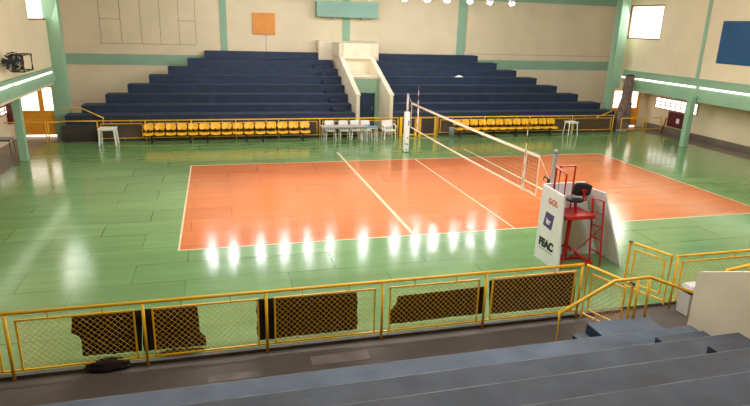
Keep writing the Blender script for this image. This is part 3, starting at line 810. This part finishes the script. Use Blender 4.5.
# coloured white edge strip
rt = [at(585,186,'x',.75), at(605,193,'x',.75), at(620,267,'z',0), at(598,253,'z',0)]
MB().prism(rt, (.045, .0, .0)).build('side_panel', 'banner_white', ref)
bk = [(PXL+.05, f4[0].y-.0, 0), (PXL+.05, f4[1].y, f4[1].z), (rt[0].x, rt[0].y, f4[1].z-.03), (rt[3].x, rt[3].y, 0)]
MB().prism(bk, (0, .05, 0)).build('front_panel', 'banner_white', ref)
def lettering(txt, size, yc, zc, m, parent, name='lettering', bold=.0, outline=False, shear=0):
    cu = bpy.data.curves.new(name, 'FONT'); cu.body = txt; cu.size = size; cu.align_x = 'CENTER'; cu.align_y = 'CENTER'
    cu.extrude = .002; cu.offset = bold; cu.shear = shear
    tmp = bpy.data.objects.new('tmp', cu); C.objects.link(tmp)
    bpy.context.view_layer.update()
    me = bpy.data.meshes.new_from_object(tmp.evaluated_get(bpy.context.evaluated_depsgraph_get()))
    bpy.data.objects.remove(tmp); bpy.data.curves.remove(cu)
    o = bpy.data.objects.new(name, me); me.materials.clear(); me.materials.append(MATS[m])
    X = Vector((0,-1,0)); Y = Vector((0,0,1)); Zv = Vector((-1,0,0))
    mw = Matrix((X, Y, Zv)).transposed().to_4x4()
    me.transform(mw); me.transform(Matrix.Translation(Vector((PXL-.004, yc, zc))-world_loc(parent)))
    C.objects.link(o); o.parent = parent
    return o
gc = at(553.3,203,'x',PXL); lettering('GOL', .2, gc.y, gc.z, 'text_red', ref, bold=.004)
sc_ = [at(546.5,211,'x',PXL), at(554.5,216.5,'x',PXL), at(551,231,'x',PXL), at(543,224,'x',PXL)]
emb = MB().prism(sc_, (-.004, 0, 0)).build('emblem', 'text_purple', ref)
cc = sum((v for v in sc_), Vector())/4
cc2 = Vector((PXL-.006, cc.y, cc.z))
def lettering_at(txt, size, c, m, par, **k): return lettering(txt, size, c.y, c.z, m, par, **k)
e = lettering('ltr', .2, cc.y, cc.z-.03, 'text_white', emb, bold=.006); e.location.x -= .004
MB().lathe([(.025,0),(.025,.004)], 0, 0, 10).build('dot', 'text_white', None) if False else None
fc = at(545.8,244.5,'x',PXL); lettering('FEAC', .27, fc.y, fc.z, 'text_black', ref, bold=.018)
MB().box(PXL-.003, PXL, fc.y-.3, fc.y+.3, fc.z-.165, fc.z-.145).build('fine_print', 'text_grey', ref)

# ================================================================== DARK CLOTHS BEHIND THE NEAR RAIL
def cloth(left, right, top, bottom, label, bulge=0, seed=0, y=YN+.085):
    """left/right: lists of (px,py) edges from top to bottom; top/bottom follow between them"""
    def interp(pts, t):
        n = len(pts)-1; i = min(int(t*n), n-1); f = t*n-i
        return (pts[i][0]*(1-f)+pts[i+1][0]*f, pts[i][1]*(1-f)+pts[i+1][1]*f)
    def fn(u, v):
        a, b = interp(left, v), interp(right, v)
        p = at(a[0]*(1-u)+b[0]*u, a[1]*(1-u)+b[1]*u, 'y', y)
        nz_ = noise.noise(Vector((p.x*3+seed, p.z*1.5, seed)))
        fold = .022*math.sin(p.x*16+2*nz_) * (.4+.6*v)
        low = max(0, v-.82)/.18
        return (p.x+.015*nz_, y+abs(fold)+.02+.02*nz_+bulge*low*.12*math.sin(PI*u), max(p.z, .012))
    o = MB().grid(fn, 30, 24).build('dark_cloth', 'dark_cloth', None, smooth=True, solid=.012)
    return tag(o, label, 'cloth', 'dark cloths hung behind the near railing')
cloth([(71,316),(71,334),(79,337),(82,342),(83,357)], [(142,311),(142,320),(142,330),(142,342),(142,352)], 0, 0, 'black cloth with ragged left edge behind the second railing panel from the left', 0, 1)
cloth([(143,310),(143,320),(143,330),(143,342),(144,352)], [(197,307),(199,320),(200,332),(206,337),(207,346)], 0, 0, 'black cloth right of the second visible railing post, trailing low at its right', 0, 2)
cloth([(259,300),(256,310),(258,320),(257,330),(259,341)], [(357,293),(358,303),(357,313),(358,322),(357,330)], 0, 0, 'large dark cloth filling the middle railing panel', 0, 3)
cloth([(398,297),(397,304),(390,312),(391,318),(389,325)], [(485,287),(485,294),(485,301),(485,308),(485,314)], 0, 0, 'dark cloth with cut-away upper left corner behind the railing', 0, 4)
cloth([(490,281),(490,290),(490,298),(490,306),(490,315)], [(576,273),(576,281),(576,289),(575,298),(574,306)], 0, 0, 'dark cloth in the last railing panel before the gate', 0, 5)
# bunched cloth spilling under the rail onto the aisle
def bundle(px, py, rx, ry, rz_, label, seed):
    p = at(px, py, 'z', .03)
    bm = bmesh.new(); bmesh.ops.create_icosphere(bm, subdivisions=4, radius=1)
    for v in bm.verts:
        n_ = noise.noise(v.co*1.7+Vector((seed,0,0)))*.22 + noise.noise(v.co*4+Vector((0,seed,0)))*.08
        v.co = v.co*(1+n_)
        v.co = Vector((v.co.x*rx, v.co.y*ry, max(v.co.z, -.75)*rz_))
    mn = min(v.co.z for v in bm.verts)
    me = bpy.data.meshes.new('cloth_bundle'); bm.to_mesh(me); bm.free()
    me.materials.append(MATS['dark_cloth'])
    for f in me.polygons: f.use_smooth = True
    o = bpy.data.objects.new('cloth_bundle', me); C.objects.link(o); o.location = (p.x, p.y, -.06-mn)
    tag(o, label, 'cloth bundle')
bundle(107, 365, .36, .1, .12, 'bunched black cloth lying under the railing at lower left', 3)
bundle(182, 351, .42, .07, .08, 'flat bunched black cloth lying under the railing right of the first bundle', 9)

# ================================================================== RIGHT SIDE THINGS
# trash bin by the gate
p = at(684, 311, 'z', -.06)
tbn = thing('trash_bin', (p.x+.03, p.y-.08, -.06), 'white plastic trash bin with black-edged lid next to the gate post', 'bin')
bx, by, hb = p.x+.03, p.y-.08, .62
top = at(686, 288.5, 'y', by).z
def taper(x, y, w0, w1, d0_, d1, z0, z1):
    return MB().add([(x-w0,y-d0_,z0),(x+w0,y-d0_,z0),(x+w0,y+d0_,z0),(x-w0,y+d0_,z0),(x-w1,y-d1,z1),(x+w1,y-d1,z1),(x+w1,y+d1,z1),(x-w1,y+d1,z1)],
                    [(3,2,1,0),(4,5,6,7),(0,1,5,4),(1,2,6,5),(2,3,7,6),(3,0,4,7)])
taper(bx, by, .18, .215, .15, .18, -.06, top-.06).build('body', 'bin_white', tbn, bevel=.02)
B(bx-.225, bx+.225, by-.19, by+.19, top-.06, top).build('lid_rim', 'black_metal', tbn, bevel=.008)
taper(bx, by, .19, .15, .16, .12, top, top+.08).build('lid', 'bin_white', tbn, bevel=.015)
# blue banner on upper wall
b1, b2, b3 = at(725,21,'x',XU), at(716,63,'x',XU), at(750,66.5,'x',XU)
yB1 = (b1.y+b2.y)/2; zB1 = b1.z; zB0 = (b2.z+b3.z)/2
o = B(XU-.045, XU-.005, yB1-4.5, yB1, zB0, zB1).build('wall_banner', 'banner_blue')
tag(o, 'plain dark blue board on the upper right wall', 'board')
# dark red cabinet on lower right wall
c4 = [at(668,111.5,'x',XR-.2), at(683.5,114,'x',XR-.2), at(667,126,'x',XR-.2), at(681.5,129,'x',XR-.2)]
ya, yb = (c4[1].y+c4[3].y)/2, (c4[0].y+c4[2].y)/2; za, zb_ = (c4[2].z+c4[3].z)/2, (c4[0].z+c4[1].z)/2
cb = thing('wall_cabinet', (XR-.1, (ya+yb)/2, za), 'dark red fire hose cabinet with white notice on lower right wall', 'cabinet')
B(XR-.2, XR, ya, yb, za, zb_).build('body', 'cabinet_red', cb, bevel=.01)
B(XR-.215, XR-.2, ya+.03, yb-.03, za+.03, zb_-.03).build('door', 'cabinet_red', cb)
yn = ya+(yb-ya)*.3; zn = za+(zb_-za)*.45
B(XR-.222, XR-.215, yn-.11, yn+.11, zn-.12, zn+.14).build('notice', 'paper', cb)
c5 = at(14.5, 113, 'x', XL+.2)
cb2 = thing('wall_cabinet', (XL+.1, c5.y, c5.z-.4), 'narrow dark red cabinet on the lower left wall behind the green column', 'cabinet')
B(XL, XL+.2, c5.y-.4, c5.y+.4, c5.z-.42, c5.z+.42).build('body', 'cabinet_red', cb2, bevel=.01)
B(XL+.2, XL+.215, c5.y-.36, c5.y+.36, c5.z-.38, c5.z+.38).build('door', 'cabinet_red', cb2)
# tall dark bundle hanging by the right door
ub, ut = at(617,133,'y',9.95), at(629,74,'y',9.95)
xbun = at(620.5,120,'y',10.05).x + .1; zt_ = at(632,76,'y',10.05).z
def bun(u, v):
    a = 2*PI*u; z = .12+(zt_-.12)*v; r = .4+.04*math.sin(7*v)+.05*noise.noise(Vector((math.cos(a)*1.5, math.sin(a)*1.5, z*2)))+.02*math.cos(6*a)
    r *= (1-.4*v)
    return (xbun+.12*v+r*math.cos(a), 10.05+r*math.sin(a), z)
bt = thing('net_bundle', (xbun, 10.05, 0), 'tall dark brown rolled net bundle standing before the right corner door', 'bundle')
MB().grid(bun, 28, 60).build('roll', 'bundle_brown', bt, smooth=True)
MB().lathe([(.17,zt_-.02),(.2,zt_+.05),(.1,zt_+.1)], xbun+.12, 10.05).build('cap', 'black_metal', bt)
MB().lathe([(.34,0),(.36,.05),(.3,.12)], xbun, 10.05).build('base', 'bin_white', bt)
# white foam block on the sill of the right door
p = at(632, 130.5, 'z', 0)
o = B(p.x-.2, p.x+.2, 10.75, 11.0, -.004, .16).build('foam_block', 'paper', None, bevel=.01)
tag(o, 'small white block on the floor before the right corner door', 'block')
# leaning bar by the cabinet
a, b = at(661,134,'z',0), at(666.5,118,'x',XR-.05)
o = MB().tube([a, b], .03, 6).build('leaning_pole', 'cabinet_red'); tag(o, 'dark pole leaning on the right wall left of the red cabinet', 'pole')
# fixtures on far wall
a, b = at(252,12.5,'y',YW), at(275,34.5,'y',YW)
op = thing('wall_box', ((a.x+b.x)/2, YW-.08, b.z), 'square orange panel box high on the far wall', 'box')
B(a.x, b.x, YW-.14, YW-.005, b.z, a.z).build('body', 'panel_orange', op, bevel=.01)
B(a.x+.06, (a.x+b.x)/2-.01, YW-.155, YW-.14, b.z+.06, a.z-.06).build('door', 'panel_orange', op)
B((a.x+b.x)/2+.01, b.x-.06, YW-.155, YW-.14, b.z+.06, a.z-.06).build('door', 'panel_orange', op)
o = MB().box((a.x+b.x)/2+.1, (a.x+b.x)/2+.13, YW-.03, YW, 3.7, b.z-.005).build('cable_duct', 'grey_plastic'); tag(o, 'thin cable duct running down below the orange box', 'cable duct')
a, b = at(317,17.3,'y',16.6), at(378,18,'y',16.6)
gb = thing('cabin', ((a.x+b.x)/2, 17, a.z), 'pale green control cabin overhanging above the central stair', 'cabin')
B(a.x, b.x, 16.6, YW-.05, (a.z+b.z)/2, 6.55).build('body', 'scoreboard_green', gb, bevel=.02)
B(a.x-.03, b.x+.03, 16.56, 16.6, 6.5, 6.6).build('sill', 'mint', gb)
B(a.x+.1, b.x-.1, 16.57, 16.6, (a.z+b.z)/2+.66, 6.45).build('pane', 'daylight_pane_warm', gb) if False else None
MB().box(a.x+.9, a.x+1.0, 16.9, 17.0, (a.z+b.z)/2-.12, (a.z+b.z)/2).box(b.x-1.0, b.x-.9, 16.9, 17.0, (a.z+b.z)/2-.12, (a.z+b.z)/2).build('bracket', 'grey_plastic', gb)
# paper on the bleachers
yy = ty[4]+.25
p = at(459, 75.3, 'y', yy)
o = MB().grid(lambda u, v: (p.x+(u-.5)*.5, yy+(v-.5)*.3, tz[4]+.012+.1*math.sin(PI*u)*math.sin(PI*v)+.01), 6, 6).build('crumpled_paper', 'paper', solid=.006)
tag(o, 'crumpled white paper lying on the right bleachers', 'paper')
# left side: wall speaker bracket
a, b = at(7,52,'x',-XU), at(25,72,'x',-XU)
s0 = at(10,72,'x',-XU+.2); s1_ = at(24.5,54,'x',-XU+.2)
ws = thing('wall_fan', (-XU+.2, s0.y, s0.z), 'black wall fan with a square wire bracket on upper left wall', 'fan')
hc = at(12.5,62,'x',-XU+.34)
fm = MB(); R_f = .32
fd = Vector((.62, -.78, 0)); fs_ = Vector((.78, .62, 0)); fc_ = Vector((-XU+.34, hc.y, hc.z))
def FP(r_, a_, dd): return fc_ + fs_*(r_*math.cos(a_)) + Vector((0,0,1))*(r_*math.sin(a_)) + fd*dd
for k in range(6):
    rr = R_f*(k+1)/6; fm.tube([FP(rr, 2*PI*j/16, .12-.2*(rr**2)) for j in range(17)], .014, 4)
for j in range(16): fm.tube([FP(.02,2*PI*j/16,.12), FP(R_f,2*PI*j/16,.1), FP(R_f,2*PI*j/16,-.05)], .012, 4)
fm.build('cage', 'black_metal', ws)
bl_ = MB()
for j in range(4):
    a0 = PI*j/2
    bl_.prism([FP(.03,a0,0), FP(.28,a0,.03), FP(.28,a0+.9,-.03)], fd*.012)
bl_.build('blades', 'black_metal', ws)
MB().tube([FP(0,0,.04), FP(0,0,-.12), (-XU, hc.y+.1, hc.z)], .08, 10).build('motor', 'black_metal', ws)
y0_, y1_, z0_, z1_ = at(15,72,'x',-XU+.1).y, at(24,70,'x',-XU+.1).y, at(20,70.5,'x',-XU+.1).z, at(20,54,'x',-XU+.1).z
fb = MB()
for X_ in (-XU+.05, -XU+.4):
    fb.tube([(X_,y0_,z0_),(X_,y1_,z0_),(X_,y1_,z1_),(X_,y0_,z1_),(X_,y0_,z0_)], .025, 6)
for (yy_, zz_) in ((y0_,z0_),(y1_,z0_),(y1_,z1_),(y0_,z1_)): fb.tube([(-XU,yy_,zz_),(-XU+.4,yy_,zz_)], .025, 6)
fb.build('bracket_frame', 'black_metal', ws)
cd = at(3, 20, 'x', -XU)
o = MB().box(-XU, -XU+.03, hc.y-.25, hc.y-.22, hc.z, 8.1).build('conduit', 'grey_plastic'); tag(o, 'thin conduit running up the upper left wall above the fan', 'conduit')
# small folding table at left edge
a = at(4, 137, 'y', 7.6); bq = at(8, 153, 'z', 0)
ft = plastic_table(max(bq.x-.35, XL+.5), bq.y-.1, .7, .6, .62, 'small grey table at the left edge behind the green column', 'grey_plastic', 'black_metal', 'table', .015, .03)

# ================================================================== LAMPS
def tube_light(sx, ya, yb, z, label):
    X0 = sx*(XU-.12)
    t = thing('tube_light', (X0, (ya+yb)/2, z), label, 'light')
    a, b = sorted((X0, X0-sx*.05)); B(a, b, ya, yb, z+.035, z+.07).build('housing', 'white_plastic', t)
    a, b = sorted((X0-sx*.005, X0-sx*.05)); B(a, b, ya+.03, yb-.03, z-.03, z+.035).build('diffuser', 'tube_glow', t)
def yz(px, py, sx): return at(px, py, 'x', sx*(XU-.12)).y
yj = yz(698, 88, 1)
tube_light(1, yj+.12, yz(622,77,1), zRt, 'long white tube light on right green beam, far section')
tube_light(1, yj-5.6, yj-.12, zRt, 'long white tube light on right green beam, near section by the column')
yj2 = yz(12, 84, -1)
tube_light(-1, yj2+.15, yz(51,72.5,-1), zLt, 'long white tube light on left green beam, section by the pillar')
tube_light(-1, yj2-5, yj2-.15, zLt, 'white tube light on left green beam at photo left edge')
# row of high-bay lamps on a lighting bar
YL, ZL = 12.0, 6.72
lx = [-8.6,-7.5,-6.05,-4.75,-3.45,-2.2,-.3,1.6,2.85,3.95,5.25,6.4,7.7]
bar = thing('lighting_bar', (0, YL, ZL+.55), 'green lighting bar carrying the row of hall lamps', 'lighting bar')
MB().tube([(-10, YL, ZL+.55), (10, YL, ZL+.55)], .06, 8).build('tube', 'mint', bar)
for x in (-9, -3, 3, 9): MB().tube([(x, YL, ZL+.55), (x, YL, 8.19)], .02, 6).build('hanger', 'steel', bar)
def lamp(x, y, z, first, glow='lamp_glow', lab='round high-bay lamp in the row over the far bleachers', grp='high-bay lamps over the far bleachers'):
    if first is None:
        t = thing('high_bay_lamp', (x, y, z), lab, 'lamp', grp)
        MB().lathe([(.2,z),(.21,z+.02),(.15,z+.2),(.08,z+.3),(.08,z+.42)], x, y, 14).build('shade', 'steel', t, smooth=True)
        MB().lathe([(.13,z+.0),(.135,z-.04),(.12,z-.08),(.09,z-.11),(.04,z-.13)], x, y, 14).build('lens', glow, t, smooth=True)
        MB().tube([(x,y,z+.42),(x,y,z+.52)], .015, 6).build('hook', 'steel', t)
        return t
    return copy_tree(first, None, (x, y, z))
first = None
for x in lx:
    o = lamp(x, YL, ZL, first); first = first or o
ZM = 7.0  # height of the extra lamp rows, added out of view as fill
bars = copy_tree(bar, None, (0, -1.0, ZM+.55), 'unseen green bar added for the fill lamps across the middle of the hall roof')
for c in bars.children:
    if c.name.startswith('hanger'): c.scale.z = .3; c.location.z = .4
bars2 = copy_tree(bars, None, (0, -11.0, ZM+.55), 'unseen green bar added for the fill lamps over the near bleachers')
mid = None  # unseen lamps added to brighten the hall, over mid court and near stand
for x in lx:
    o = lamp(x, -1.0, ZM, mid, 'fill_lamp_glow', 'unseen round fill lamp added over the middle of the court or the near stand', 'added fill lamps over court and near stand'); mid = mid or o
for x in lx[::3]: lamp(x, -11.0, ZM, mid)  # sparser row of the same added fill lamps

def area(name, loc, target, sx, sy, power, col):
    l = bpy.data.lights.new(name, 'AREA'); l.shape = 'RECTANGLE'; l.size = sx; l.size_y = sy; l.energy = power; l.color = col
    o = bpy.data.objects.new(name, l); C.objects.link(o); o.location = loc
    d = Vector(target)-Vector(loc); o.rotation_euler = d.to_track_quat('-Z', 'Y').to_euler()
    return o
# daylight entering through the upper windows
area('daylight_left', (-XU+.05, (WLy0+WLy1)/2, (WLz0+WLz1)/2), (0, 4, 0), WLy1-WLy0, WLz1-WLz0, 30, (1,.97,.92))
area('daylight_right', (XU-.05, (WRy0+WRy1)/2, (WRz0+WRz1)/2), (0, 4, 0), WRy1-WRy0, WRz1-WRz0, 90, (1,.97,.92))

w = bpy.data.worlds.new('world'); SC.world = w; w.use_nodes = True
w.node_tree.nodes['Background'].inputs[0].default_value = (.85, .93, 1, 1); w.node_tree.nodes['Background'].inputs[1].default_value = .5
SC.view_settings.view_transform = 'Standard'; SC.view_settings.look = 'None'; SC.view_settings.gamma = 1
SC.view_settings.use_curve_mapping = False; SC.view_settings.exposure = .35
SC.cycles.max_bounces = 8; SC.cycles.diffuse_bounces = 5; SC.cycles.caustics_reflective = False
